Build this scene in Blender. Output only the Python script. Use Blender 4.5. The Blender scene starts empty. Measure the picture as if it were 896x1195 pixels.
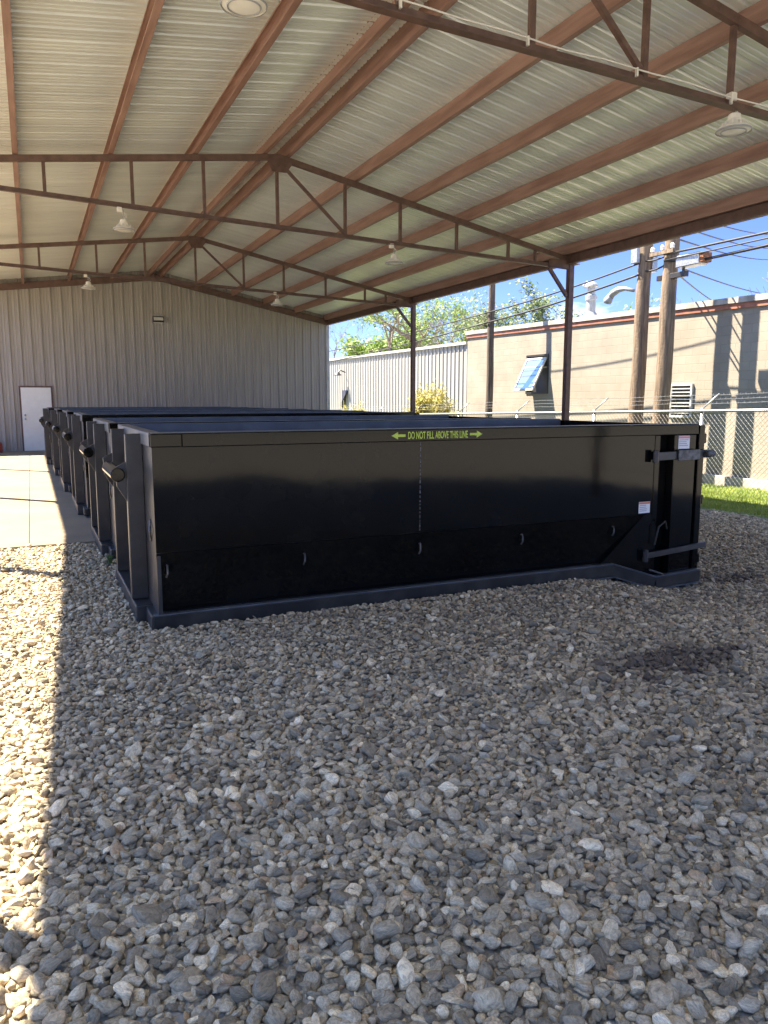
import bpy, bmesh, math, random
import numpy as np
from mathutils import Vector, Matrix, noise
R = math.radians
random.seed(7); rng = np.random.default_rng(7)
scn = bpy.context.scene
COL = scn.collection

# ------------------------------------------------------------------ camera, sky, sun, exposure
cam_d = bpy.data.cameras.new("camera"); cam = bpy.data.objects.new("camera", cam_d); COL.objects.link(cam)
cam.location = (0, 0, 1.6); cam.rotation_euler = (R(90 - 8.34), 0, R(-24.66))
cam_d.sensor_fit = 'VERTICAL'; cam_d.sensor_height = 24; cam_d.lens = 24 * 890 / 1195
cam_d.clip_start = .05; cam_d.clip_end = 2000
scn.camera = cam
SUN_EL, SUN_AZ = R(57), R(-43)
world = bpy.data.worlds.new("World"); scn.world = world; world.use_nodes = True
wn, wl = world.node_tree.nodes, world.node_tree.links
sky = wn.new('ShaderNodeTexSky'); sky.sky_type = 'NISHITA'; sky.sun_disc = False
sky.sun_elevation = SUN_EL; sky.sun_rotation = SUN_AZ; sky.air_density = .75; sky.dust_density = 0; sky.ozone_density = 1.2; sky.altitude = 2500
bg = wn['Background']; bg.inputs['Strength'].default_value = .072
# a few small fair-weather clouds low in the sky
tc = wn.new('ShaderNodeTexCoord'); mp = wn.new('ShaderNodeMapping'); mp.inputs['Scale'].default_value = (5, 5, 15)
nz = wn.new('ShaderNodeTexNoise'); nz.inputs['Scale'].default_value = 1.6; nz.inputs['Detail'].default_value = 6
rp = wn.new('ShaderNodeValToRGB'); rp.color_ramp.elements[0].position = .62; rp.color_ramp.elements[1].position = .74
mx = wn.new('ShaderNodeMix'); mx.data_type = 'RGBA'; mx.inputs[7].default_value = (2.1, 2.15, 2.25, 1)
wl.new(tc.outputs['Generated'], mp.inputs['Vector']); wl.new(mp.outputs[0], nz.inputs['Vector']); wl.new(nz.outputs[0], rp.inputs[0])
wl.new(rp.outputs[0], mx.inputs[0]); # deeper, clearer blue low in the sky
sx = wn.new('ShaderNodeSeparateXYZ'); wl.new(tc.outputs['Generated'], sx.inputs[0])
hr = wn.new('ShaderNodeValToRGB'); hr.color_ramp.elements[0].position = .26; hr.color_ramp.elements[0].color = (.205, .222, .33, 1); hr.color_ramp.elements[1].position = .7; hr.color_ramp.elements[1].color = (1, 1, 1, 1)
hm = wn.new('ShaderNodeMix'); hm.data_type = 'RGBA'; hm.blend_type = 'MULTIPLY'; hm.inputs[0].default_value = 1
wl.new(sx.outputs['Z'], hr.inputs[0]); wl.new(sky.outputs[0], hm.inputs[6]); wl.new(hr.outputs[0], hm.inputs[7])
wl.new(hm.outputs[2], mx.inputs[6]); wl.new(mx.outputs[2], bg.inputs['Color'])
sun_d = bpy.data.lights.new("sun", 'SUN'); sun_d.energy = 2.1; sun_d.angle = R(.55); sun_d.color = (1, .87, .68)
sun = bpy.data.objects.new("sun", sun_d); COL.objects.link(sun)
sdir = Vector((math.sin(SUN_AZ) * math.cos(SUN_EL), math.cos(SUN_AZ) * math.cos(SUN_EL), math.sin(SUN_EL)))
sun.rotation_euler = sdir.to_track_quat('Z', 'Y').to_euler()
scn.view_settings.view_transform = 'Standard'; scn.view_settings.look = 'None'
scn.view_settings.exposure = 3.75; scn.view_settings.gamma = 1.0; scn.view_settings.use_curve_mapping = False
scn.cycles.max_bounces = 10; scn.cycles.diffuse_bounces = 5; scn.cycles.glossy_bounces = 5

# ------------------------------------------------------------------ helpers
class MB:
    """collects shapes into one mesh"""
    def __init__(s): s.v = []; s.f = []
    def add(s, vs, fs):
        o = len(s.v); s.v += [tuple(v) for v in vs]; s.f += [tuple(i + o for i in f) for f in fs]; return s
    def box(s, a, b, M=None):
        x0, y0, z0 = a; x1, y1, z1 = b
        vs = [Vector(p) for p in ((x0,y0,z0),(x1,y0,z0),(x1,y1,z0),(x0,y1,z0),(x0,y0,z1),(x1,y0,z1),(x1,y1,z1),(x0,y1,z1))]
        if M: vs = [M @ v for v in vs]
        return s.add(vs, [(0,3,2,1),(4,5,6,7),(0,1,5,4),(1,2,6,5),(2,3,7,6),(3,0,4,7)])
    def bar(s, p, q, w, h=None, up=(0,0,1)):
        """rectangular bar from p to q"""
        h = h or w; p = Vector(p); q = Vector(q); d = (q - p).normalized(); u = Vector(up)
        if abs(d.dot(u)) > .98: u = Vector((0, 1, 0))
        a = d.cross(u).normalized(); b = a.cross(d)
        vs = [c + a * i * w / 2 + b * j * h / 2 for c in (p, q) for i, j in ((-1,-1),(1,-1),(1,1),(-1,1))]
        return s.add(vs, [(0,1,2,3),(7,6,5,4),(0,4,5,1),(1,5,6,2),(2,6,7,3),(3,7,4,0)])
    def tube(s, pts, r, n=8, cap=True):
        pts = [Vector(p) for p in pts]; k = len(pts)
        rs = r if isinstance(r, (list, tuple)) else [r] * k
        base = len(s.v); pa = None
        for i, p in enumerate(pts):
            d = (pts[min(i + 1, k - 1)] - pts[max(i - 1, 0)]).normalized()
            if pa is None:
                pa = d.cross(Vector((0, 0, 1)) if abs(d.z) < .9 else Vector((1, 0, 0))).normalized()
            else:
                pa = (pa - d * pa.dot(d)).normalized()
            pb = d.cross(pa)
            for j in range(n):
                t = 2 * math.pi * j / n
                s.v.append(tuple(p + (pa * math.cos(t) + pb * math.sin(t)) * rs[i]))
        for i in range(k - 1):
            for j in range(n):
                a = base + i * n + j; b = base + i * n + (j + 1) % n
                s.f.append((a, b, b + n, a + n))
        if cap:
            s.f.append(tuple(base + j for j in reversed(range(n)))); s.f.append(tuple(base + (k - 1) * n + j for j in range(n)))
        return s
    def lathe(s, prof, c=(0,0,0), n=20):
        return s.tube([(c[0], c[1], c[2] + z) for r, z in prof], [r for r, z in prof], n) if False else s._lathe(prof, c, n)
    def _lathe(s, prof, c, n):
        b = len(s.v)
        for r, z in prof:
            for j in range(n):
                t = 2 * math.pi * j / n; s.v.append((c[0] + r * math.cos(t), c[1] + r * math.sin(t), c[2] + z))
        for i in range(len(prof) - 1):
            for j in range(n):
                a = b + i * n + j; d = b + i * n + (j + 1) % n
                s.f.append((a, d, d + n, a + n))
        return s
    def sheet(s, prof, a, b):
        """profile polyline extruded from offset a to offset b (vectors)"""
        o = len(s.v); a = Vector(a); b = Vector(b); n = len(prof)
        s.v += [tuple(Vector(p) + a) for p in prof] + [tuple(Vector(p) + b) for p in prof]
        for i in range(n - 1): s.f.append((o + i, o + i + 1, o + n + i + 1, o + n + i))
        return s
    def prism(s, poly, e):
        """closed polygon (3D points) extruded by vector e"""
        o = len(s.v); e = Vector(e); n = len(poly)
        s.v += [tuple(Vector(p)) for p in poly] + [tuple(Vector(p) + e) for p in poly]
        s.f.append(tuple(o + i for i in reversed(range(n)))); s.f.append(tuple(o + n + i for i in range(n)))
        for i in range(n):
            j = (i + 1) % n; s.f.append((o + i, o + j, o + n + j, o + n + i))
        return s
    def build(s, name, mat, parent=None, smooth=False, bevel=0, loc=None, solid=0):
        me = bpy.data.meshes.new(name); me.from_pydata(s.v, [], s.f); me.update()
        bm = bmesh.new(); bm.from_mesh(me); bmesh.ops.recalc_face_normals(bm, faces=bm.faces); bm.to_mesh(me); bm.free()
        ob = bpy.data.objects.new(name, me); COL.objects.link(ob)
        if mat: me.materials.append(mat)
        if smooth:
            for p in me.polygons: p.use_smooth = True
        if solid:
            m = ob.modifiers.new('thickness', 'SOLIDIFY'); m.thickness = solid; m.offset = 0
        if bevel:
            m = ob.modifiers.new('bevel', 'BEVEL'); m.width = bevel; m.segments = 2; m.limit_method = 'ANGLE'; m.angle_limit = R(40)
        if parent: ob.parent = parent
        if loc: ob.location = loc
        return ob

def tag(o, label=None, cat=None, group=None, kind=None):
    if label: o['label'] = label
    if cat: o['category'] = cat
    if group: o['group'] = group
    if kind: o['kind'] = kind
    return o
def thing(name, label, cat, loc=(0,0,0), group=None, rz=0):
    o = bpy.data.objects.new(name, None); COL.objects.link(o); o.empty_display_size = .2
    o.location = loc; o.rotation_euler.z = rz
    return tag(o, label, cat, group)
def copy_tree(o, parent=None):
    c = o.copy(); COL.objects.link(c)
    if parent: c.parent = parent
    for ch in list(o.children): copy_tree(ch, c)
    return c

# ------------------------------------------------------------------ materials
def mat(name, col, rough=.6, metal=0, var=.12, vscale=6, bump=0, bscale=40, spec=None, stretch=None, col2=None, vdetail=5, lo=.35, hi=.65, coat=0, rvar=0):
    m = bpy.data.materials.new(name); m.use_nodes = True
    n, l = m.node_tree.nodes, m.node_tree.links; b = n['Principled BSDF']
    b.inputs['Roughness'].default_value = rough; b.inputs['Metallic'].default_value = metal
    if spec is not None: b.inputs['Specular IOR Level'].default_value = spec
    if coat: b.inputs['Coat Weight'].default_value = coat; b.inputs['Coat Roughness'].default_value = .08
    t = n.new('ShaderNodeTexCoord'); v = t.outputs['Object']
    if stretch:
        mpn = n.new('ShaderNodeMapping'); mpn.inputs['Scale'].default_value = stretch; l.new(v, mpn.inputs[0]); v = mpn.outputs[0]
    nz = n.new('ShaderNodeTexNoise'); nz.inputs['Scale'].default_value = vscale; nz.inputs['Detail'].default_value = vdetail; l.new(v, nz.inputs['Vector'])
    rp = n.new('ShaderNodeValToRGB'); l.new(nz.outputs[0], rp.inputs[0])
    c = Vector(col); rp.color_ramp.elements[0].position = lo; rp.color_ramp.elements[1].position = hi
    rp.color_ramp.elements[0].color = (*(c * (1 - var)), 1)
    rp.color_ramp.elements[1].color = (*(Vector(col2) if col2 else c * (1 + var)), 1)
    l.new(rp.outputs[0], b.inputs['Base Color'])
    if rvar:
        mr = n.new('ShaderNodeMapRange'); mr.inputs['To Min'].default_value = rough - rvar; mr.inputs['To Max'].default_value = rough + rvar
        l.new(nz.outputs[0], mr.inputs[0]); l.new(mr.outputs[0], b.inputs['Roughness'])
    if bump:
        nb = n.new('ShaderNodeTexNoise'); nb.inputs['Scale'].default_value = bscale; nb.inputs['Detail'].default_value = 4; l.new(t.outputs['Object'], nb.inputs['Vector'])
        bp = n.new('ShaderNodeBump'); bp.inputs['Strength'].default_value = bump; bp.inputs['Distance'].default_value = .02
        l.new(nb.outputs[0], bp.inputs['Height']); l.new(bp.outputs[0], b.inputs['Normal'])
    m['bsdf'] = 1
    return m

M_paint = mat('glossy_black_paint', (.0055, .0055, .0053), rough=.075, var=.25, vscale=3, bump=.11, bscale=1.1, rvar=.03, spec=.22)
M_satin = mat('satin_black_paint', (.027, .0275, .029), rough=.38, var=.25, vscale=8, rvar=.08)
M_rail = mat('rail_blue_black', (.092, .102, .115), rough=.33, var=.2, vscale=5, rvar=.08)
M_dusty = mat('dusty_black_paint', (.008, .0078, .007), rough=.42, var=.3, vscale=7, col2=(.030, .027, .022), vdetail=8, lo=.42, hi=.72)
M_edge = mat('worn_edge_steel', (.10, .10, .10), rough=.45, metal=.3, var=.5, vscale=30)
M_purlin = mat('red_oxide_steel', (.25, .138, .103), rough=.55, var=.22, vscale=2.2, stretch=(6, .6, 6), bump=.08, bscale=25, col2=(.30, .18, .14), rvar=.1)
M_truss = mat('brown_painted_steel', (.112, .063, .048), rough=.5, var=.25, vscale=9, rvar=.1)
M_deck = mat('galvalume_sheet', (.74, .77, .72), rough=.32, metal=.3, var=.07, vscale=.9, stretch=(.5, 3, 1), rvar=.08, lo=.3, hi=.7)
M_siding = mat('taupe_steel_siding', (.34, .315, .28), rough=.45, var=.12, vscale=2.0, stretch=(6, 6, .35), rvar=.08)
M_galv = mat('dull_galvanised', (.30, .31, .315), rough=.55, var=.1)
M_trim = mat('light_grey_trim', (.45, .45, .43), rough=.5)
M_white = mat('white_door_paint', (.78, .78, .74), rough=.45, var=.03)
M_cream = mat('cream_enamel', (.72, .69, .60), rough=.35, var=.06)
M_lens = mat('frosted_lens', (.75, .73, .66), rough=.25, var=.04)
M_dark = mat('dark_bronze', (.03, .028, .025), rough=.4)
M_steel = mat('galvanised_steel', (.42, .43, .43), rough=.4, metal=.7, var=.2, vscale=25)
M_wire = mat('black_cable', (.02, .02, .02), rough=.6)
M_pole = mat('weathered_pole_wood', (.17, .125, .085), rough=.85, var=.4, vscale=5, stretch=(5, 5, .35), bump=.5, bscale=18)
M_postw = mat('dark_pole_wood', (.10, .075, .055), rough=.85, var=.4, vscale=5, stretch=(5, 5, .35), bump=.5, bscale=18)
M_shed = mat('white_steel_siding', (.30, .295, .275), rough=.5, var=.07, vscale=1.2, stretch=(4, 4, .4))
M_cap = mat('weathered_parapet_cap', (.36, .34, .31), rough=.8, var=.3, vscale=3)
M_redtrim = mat('red_brown_trim', (.30, .12, .075), rough=.6, var=.2)
M_rust = mat('rusty_steel', (.22, .09, .04), rough=.8, var=.4, vscale=14)
M_red = mat('red_plastic', (.30, .035, .03), rough=.4)
M_tan = mat('bare_timber', (.42, .27, .14), rough=.7, var=.25, vscale=8, stretch=(1, 1, 8))
M_sticker = mat('sticker_white', (.75, .75, .75), rough=.4, var=.02)
M_orange = mat('sticker_orange', (.62, .16, .05), rough=.4, var=.02)
M_print = mat('sticker_print', (.25, .26, .32), rough=.4, var=.02)
M_pink = mat('sticker_red_print', (.65, .25, .25), rough=.4, var=.02)
M_lime = mat('lime_lettering', (.50, .62, .07), rough=.5, var=.1, vscale=60)
M_bark = mat('grey_bark', (.20, .165, .13), rough=.9, var=.3, vscale=6)

def leaf_mat(name, col, col2):
    m = bpy.data.materials.new(name); m.use_nodes = True
    n, l = m.node_tree.nodes, m.node_tree.links; b = n['Principled BSDF']; b.inputs['Roughness'].default_value = .6
    t = n.new('ShaderNodeTexCoord'); nz = n.new('ShaderNodeTexNoise'); nz.inputs['Scale'].default_value = 3.5; nz.inputs['Detail'].default_value = 6
    l.new(t.outputs['Object'], nz.inputs['Vector'])
    rp = n.new('ShaderNodeValToRGB'); rp.color_ramp.elements[0].position = .35; rp.color_ramp.elements[1].position = .65
    rp.color_ramp.elements[0].color = (*col, 1); rp.color_ramp.elements[1].color = (*col2, 1)
    l.new(nz.outputs[0], rp.inputs[0]); l.new(rp.outputs[0], b.inputs['Base Color'])
    tr = n.new('ShaderNodeBsdfTranslucent'); l.new(rp.outputs[0], tr.inputs[0])
    ms = n.new('ShaderNodeMixShader'); ms.inputs[0].default_value = .35
    l.new(b.outputs[0], ms.inputs[1]); l.new(tr.outputs[0], ms.inputs[2]); l.new(ms.outputs[0], n['Material Output'].inputs[0])
    return m
M_leaf = leaf_mat('spring_leaf', (.11, .20, .03), (.24, .34, .06))
M_leaf2 = leaf_mat('olive_leaf', (.09, .14, .04), (.16, .22, .06))
M_yellow = leaf_mat('yellow_blossom', (.22, .21, .03), (.46, .40, .06))
M_grass = leaf_mat('lawn_blade', (.16, .25, .03), (.36, .42, .08))

def ground_mat():
    m = bpy.data.materials.new('gravel_bed'); m.use_nodes = True
    n, l = m.node_tree.nodes, m.node_tree.links; b = n['Principled BSDF']; b.inputs['Roughness'].default_value = .9
    t = n.new('ShaderNodeTexCoord')
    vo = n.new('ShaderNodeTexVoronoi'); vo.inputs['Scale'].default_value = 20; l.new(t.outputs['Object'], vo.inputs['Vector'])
    sv = n.new('ShaderNodeSeparateColor'); l.new(vo.outputs['Color'], sv.inputs[0])
    rp = n.new('ShaderNodeValToRGB'); rp.color_ramp.elements[0].color = (.40, .37, .31, 1); rp.color_ramp.elements[1].color = (.66, .62, .53, 1)
    l.new(sv.outputs[0], rp.inputs[0])
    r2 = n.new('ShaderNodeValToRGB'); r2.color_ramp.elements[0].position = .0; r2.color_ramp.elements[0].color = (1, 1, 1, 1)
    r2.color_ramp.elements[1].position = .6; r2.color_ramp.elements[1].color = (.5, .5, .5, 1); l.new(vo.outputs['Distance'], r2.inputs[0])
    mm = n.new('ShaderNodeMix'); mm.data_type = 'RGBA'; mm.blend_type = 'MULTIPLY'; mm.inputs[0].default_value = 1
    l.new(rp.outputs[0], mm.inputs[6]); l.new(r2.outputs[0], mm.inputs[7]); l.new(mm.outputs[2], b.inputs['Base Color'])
    bp = n.new('ShaderNodeBump'); bp.invert = True; bp.inputs['Distance'].default_value = .03; l.new(vo.outputs['Distance'], bp.inputs['Height']); l.new(bp.outputs[0], b.inputs['Normal'])
    return m
def stone_mat():
    m = bpy.data.materials.new('river_stone'); m.use_nodes = True
    n, l = m.node_tree.nodes, m.node_tree.links; b = n['Principled BSDF']; b.inputs['Roughness'].default_value = .75
    oi = n.new('ShaderNodeAttribute'); oi.attribute_type = 'INSTANCER'; oi.attribute_name = 'tone'
    dt = n.new('ShaderNodeAttribute'); dt.attribute_type = 'INSTANCER'; dt.attribute_name = 'dirt'
    rp = n.new('ShaderNodeValToRGB'); e = rp.color_ramp.elements
    e[0].position = 0; e[0].color = (.16, .156, .15, 1)
    e[1].position = 1; e[1].color = (.74, .72, .69, 1)
    for p, c in ((.30, (.25, .244, .236)), (.50, (.34, .333, .322)), (.66, (.46, .45, .43)), (.78, (.37, .37, .38)), (.84, (.43, .40, .36)), (.88, (.37, .30, .255)), (.91, (.46, .45, .43)), (.965, (.60, .58, .55))):
        x = e.new(p); x.color = (*c, 1)
    l.new(oi.outputs['Fac'], rp.inputs[0])
    t = n.new('ShaderNodeTexCoord')
    ad = n.new('ShaderNodeVectorMath'); ad.operation = 'ADD'; cb = n.new('ShaderNodeCombineXYZ'); ml = n.new('ShaderNodeMath'); ml.operation = 'MULTIPLY'; ml.inputs[1].default_value = 91
    l.new(oi.outputs['Fac'], ml.inputs[0]); l.new(ml.outputs[0], cb.inputs[0]); l.new(ml.outputs[0], cb.inputs[2]); l.new(t.outputs['Object'], ad.inputs[0]); l.new(cb.outputs[0], ad.inputs[1])
    mpn = n.new('ShaderNodeMapping'); mpn.inputs['Scale'].default_value = (1.2, 1.2, 4.5); mpn.inputs['Rotation'].default_value = (.5, .3, 0); l.new(ad.outputs[0], mpn.inputs[0])
    n1 = n.new('ShaderNodeTexNoise'); n1.inputs['Scale'].default_value = 2.2; n1.inputs['Detail'].default_value = 8; n1.inputs['Roughness'].default_value = .7; n1.inputs['Distortion'].default_value = .8
    l.new(mpn.outputs[0], n1.inputs['Vector'])
    r2 = n.new('ShaderNodeValToRGB'); r2.color_ramp.elements[0].position = .3; r2.color_ramp.elements[0].color = (.42, .42, .42, 1); r2.color_ramp.elements[1].position = .72; r2.color_ramp.elements[1].color = (1.65, 1.64, 1.62, 1)
    l.new(n1.outputs[0], r2.inputs[0])
    mm = n.new('ShaderNodeMix'); mm.data_type = 'RGBA'; mm.blend_type = 'MULTIPLY'; mm.inputs[0].default_value = 1
    wm = n.new('ShaderNodeMix'); wm.data_type = 'RGBA'; wm.blend_type = 'MULTIPLY'; wm.inputs[0].default_value = 1; wm.inputs[7].default_value = (1.25, 1.055, .72, 1)
    l.new(rp.outputs[0], wm.inputs[6]); l.new(wm.outputs[2], mm.inputs[6]); l.new(r2.outputs[0], mm.inputs[7])
    md = n.new('ShaderNodeMix'); md.data_type = 'RGBA'; md.inputs[7].default_value = (.075, .052, .040, 1)
    l.new(dt.outputs['Fac'], md.inputs[0]); l.new(mm.outputs[2], md.inputs[6]); l.new(md.outputs[2], b.inputs['Base Color'])
    n2 = n.new('ShaderNodeTexNoise'); n2.inputs['Scale'].default_value = 5; n2.inputs['Detail'].default_value = 6; l.new(ad.outputs[0], n2.inputs['Vector'])
    bp = n.new('ShaderNodeBump'); bp.inputs['Strength'].default_value = .45; bp.inputs['Distance'].default_value = .006; l.new(n2.outputs[0], bp.inputs['Height']); l.new(bp.outputs[0], b.inputs['Normal'])
    return m
def concrete_mat():
    m = mat('concrete', (.22, .17, .108), rough=.85, var=.12, vscale=1.3, bump=.15, bscale=60, vdetail=8)
    return m
def block_mat():
    """painted concrete block; the wall runs along object Y"""
    m = bpy.data.materials.new('tan_block_wall'); m.use_nodes = True
    n, l = m.node_tree.nodes, m.node_tree.links; b = n['Principled BSDF']; b.inputs['Roughness'].default_value = .85
    t = n.new('ShaderNodeTexCoord'); sp = n.new('ShaderNodeSeparateXYZ'); cb = n.new('ShaderNodeCombineXYZ')
    l.new(t.outputs['Object'], sp.inputs[0]); l.new(sp.outputs['Y'], cb.inputs[0]); l.new(sp.outputs['Z'], cb.inputs[1])
    br = n.new('ShaderNodeTexBrick'); br.inputs['Scale'].default_value = 1; br.inputs['Brick Width'].default_value = .41; br.inputs['Row Height'].default_value = .205
    br.inputs['Mortar Size'].default_value = .008; br.inputs['Mortar Smooth'].default_value = .3; br.inputs['Bias'].default_value = -.2
    br.inputs['Color1'].default_value = (.275, .248, .205, 1); br.inputs['Color2'].default_value = (.295, .268, .222, 1); br.inputs['Mortar'].default_value = (.25, .222, .180, 1)
    l.new(cb.outputs[0], br.inputs['Vector'])
    nz = n.new('ShaderNodeTexNoise'); nz.inputs['Scale'].default_value = .9; nz.inputs['Detail'].default_value = 7; l.new(t.outputs['Object'], nz.inputs['Vector'])
    rp = n.new('ShaderNodeValToRGB'); rp.color_ramp.elements[0].position = .3; rp.color_ramp.elements[0].color = (.82, .80, .78, 1); rp.color_ramp.elements[1].position = .7; rp.color_ramp.elements[1].color = (1.08, 1.08, 1.08, 1)
    l.new(nz.outputs[0], rp.inputs[0])
    mm = n.new('ShaderNodeMix'); mm.data_type = 'RGBA'; mm.blend_type = 'MULTIPLY'; mm.inputs[0].default_value = 1
    l.new(br.outputs[0], mm.inputs[6]); l.new(rp.outputs[0], mm.inputs[7]); l.new(mm.outputs[2], b.inputs['Base Color'])
    bp = n.new('ShaderNodeBump'); bp.invert = True; bp.inputs['Strength'].default_value = .5; bp.inputs['Distance'].default_value = .01; l.new(br.outputs['Fac'], bp.inputs['Height']); l.new(bp.outputs[0], b.inputs['Normal'])
    return m
def glass_mat():
    m = bpy.data.materials.new('window_glass'); m.use_nodes = True
    b = m.node_tree.nodes['Principled BSDF']; b.inputs['Base Color'].default_value = (.55, .62, .70, 1); b.inputs['Metallic'].default_value = .85; b.inputs['Roughness'].default_value = .072
    return m
M_ground, M_stone, M_conc, M_block, M_glass = ground_mat(), stone_mat(), concrete_mat(), block_mat(), glass_mat()

# ------------------------------------------------------------------ ground, slab, lawn
def sst(a, b, x):
    t = min(1, max(0, (x - a) / (b - a))); return t * t * (3 - 2 * t)
def zg(x, y):
    far = 1 - sst(40, 90, math.hypot(x, y))
    z = -.19 * sst(4.2, 5.6, x) - .13 * sst(8, 12, x) - .017 * min(max(0, y - 9), 25) * sst(8, 11, x)
    return z * 1.0
def grid_sheet(name, xs, ys, m, dz=0, zf=zg):
    mb = MB(); nx, ny = len(xs), len(ys)
    mb.v = [(x, y, zf(x, y) + dz) for y in ys for x in xs]
    mb.f = [(j * nx + i, j * nx + i + 1, (j + 1) * nx + i + 1, (j + 1) * nx + i) for j in range(ny - 1) for i in range(nx - 1)]
    return mb.build(name, m, smooth=True)
xs = [-400, -150, -60, -30, -15, -8] + [-5 + .5 * i for i in range(18)] + [4 + .2 * i for i in range(10)] + [6 + .5 * i for i in range(20)] + [18, 24, 40, 80, 150, 400]
ys = [-400, -150, -60, -30, -15, -8, -4] + [-2 + 1 * i for i in range(44)] + [45, 60, 100, 200, 500]
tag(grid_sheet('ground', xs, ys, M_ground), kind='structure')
M_lawnsoil = mat('lawn_soil', (.085, .125, .03), rough=.9, var=.35, vscale=5, col2=(.15, .20, .05))
tag(grid_sheet('lawn', [10.6 + .3 * i for i in range(14)] + [14.75], [6 + .5 * i for i in range(90)], M_lawnsoil, .006), kind='structure')
tag(grid_sheet('field', [-120, -60, -30, 0, 30, 60, 120], [-250, -150, -100, -60, -42], M_lawnsoil, .008), kind='structure')

# concrete slab with sawn joints, a real 2 cm step above the gravel bed
sl = MB()
for x0, x1 in ((-8, -3.6), (-3.594, -.106), (-.10, 2.9), (2.906, 6.2)):
    for y0, y1 in ((9.05, 14.5), (14.506, 20.3), (20.306, 26.44)):
        sl.box((x0, y0, -.35), (x1, y1, .028))
tag(sl.build('pavement', M_conc, bevel=.006), kind='structure')

# ---- gravel: instanced loose stones
def make_stone(i):
    rr = random.Random(100 + i); bm = bmesh.new()
    sx, sy, sz = 1, rr.uniform(.6, .9), rr.uniform(.38, .66)
    for k in range(rr.randint(11, 17)):
        v = Vector((rr.gauss(0, 1), rr.gauss(0, 1), rr.gauss(0, 1))).normalized() * rr.uniform(.85, 1.05)
        bm.verts.new((v.x * sx, v.y * sy, v.z * sz))
    bmesh.ops.convex_hull(bm, input=bm.verts)
    for v in [v for v in bm.verts if not v.link_faces]: bm.verts.remove(v)
    bmesh.ops.subdivide_edges(bm, edges=bm.edges, cuts=1, use_grid_fill=True)
    bmesh.ops.triangulate(bm, faces=bm.faces)
    bmesh.ops.smooth_vert(bm, verts=bm.verts, factor=rr.uniform(.1, .42), use_axis_x=True, use_axis_y=True, use_axis_z=True)
    bmesh.ops.subdivide_edges(bm, edges=bm.edges, cuts=1, use_grid_fill=True)
    bmesh.ops.triangulate(bm, faces=bm.faces)
    bmesh.ops.smooth_vert(bm, verts=bm.verts, factor=.22, use_axis_x=True, use_axis_y=True, use_axis_z=True)
    for v in bm.verts:
        v.co += v.co.normalized() * .05 * noise.noise(v.co * 2.5 + Vector((i * 7, 0, 0)))
    bmesh.ops.recalc_face_normals(bm, faces=bm.faces)
    me = bpy.data.meshes.new('stone'); bm.to_mesh(me); bm.free(); me.materials.append(M_stone)
    for p in me.polygons: p.use_smooth = True
    return me
stone_col = bpy.data.collections.new('stone_shapes')
NST = 14
for i in range(NST): stone_col.objects.link(bpy.data.objects.new('stone', make_stone(i)))

def in_view(x, y, pad=.18):
    th = R(24.66); cx = x * math.cos(th) - y * math.sin(th); d = x * math.sin(th) + y * math.cos(th)
    dep = d * math.cos(R(8.34)) + 1.6 * math.sin(R(8.34))
    return dep > .8 and abs(cx) / dep < 448 / 890 + pad
def gravel_points():
    P, S, T, D, RX = [], [], [], [], []
    def put(x, y, r, dz):
        if not (-6 < x < 11.4 and .2 < y < 17): return
        if y > 9.02 and x < 6.23: return
        if x > 10.5 + .25 * noise.noise(Vector((x * 2, y * 2, 0))) : return
        if not in_view(x, y): return
        if 1.1 < x < 5.3 and 5.75 < y < 9: return
        P.append((x, y, zg(x, y) + dz)); S.append(r * (1.06 - .22 * sst(2.4, 4.6, y)))
        d1 = math.exp(-(((x - 3.5) / .75) ** 2 + ((y - 3.35) / .28) ** 2)); d2 = math.exp(-(((x - 6.35) / .45) ** 2 + ((y - 5.35) / .22) ** 2))
        nn = noise.noise(Vector((x * 5, y * 9, 3))) + .6 * noise.noise(Vector((x * 17, y * 21, 8))); d = sst(.30, .75, max(d1, d2) * .8 + nn * .45) * (max(d1, d2) > .12); D.append(min(.8, d * .85))
        t = random.random()
        T.append(t)
    for s, r0, r1, dz, pr in ((.032, .019, .027, .000, 1.0), (.041, .022, .034, .009, 1.0), (.066, .029, .046, .015, .62), (.14, .044, .066, .021, .32)):
        ny = int(17 / (s * .866))
        for j in range(ny):
            y = j * s * .866
            if y < .2: continue
            for i in range(int(17.4 / s)):
                x = -6 + (i + .5 * (j % 2)) * s
                if random.random() > pr: continue
                if y > 11 and dz > .02 and random.random() < .3: continue
                k = random.random()
                r = r0 + (r1 - r0) * k ** 1.6
                put(x + random.uniform(-.38, .38) * s, y + random.uniform(-.38, .38) * s, r, dz + random.uniform(-.006, .008))
    for k in range(900):      # stones pushed up against the front dumpster
        x = random.uniform(.6, 5.85); y = 5.27 + (.03 if x < 4.9 else -.03) - abs(random.gauss(0, .045))
        put(x, y, random.uniform(.018, .036), random.uniform(.008, .03))
    return P, S, T, D
P, S, T, D = gravel_points()
print('stones', len(P))
gm = bpy.data.meshes.new('gravel'); gm.from_pydata(P, [], [])
for nm, arr in (('size', S), ('tone', T), ('dirt', D)):
    a = gm.attributes.new(nm, 'FLOAT', 'POINT'); a.data.foreach_set('value', np.array(arr, dtype=np.float32))
rot = np.stack([rng.normal(0, .38, len(P)), rng.normal(0, .38, len(P)), rng.uniform(0, 6.28, len(P))], 1).astype(np.float32)
a = gm.attributes.new('rot', 'FLOAT_VECTOR', 'POINT'); a.data.foreach_set('vector', rot.ravel())
gravel = bpy.data.objects.new('gravel', gm); COL.objects.link(gravel)
tag(gravel, 'loose grey river stones covering the ground in front of the dumpsters', 'gravel', kind='stuff')
ng = bpy.data.node_groups.new('scatter_stones', 'GeometryNodeTree')
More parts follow.
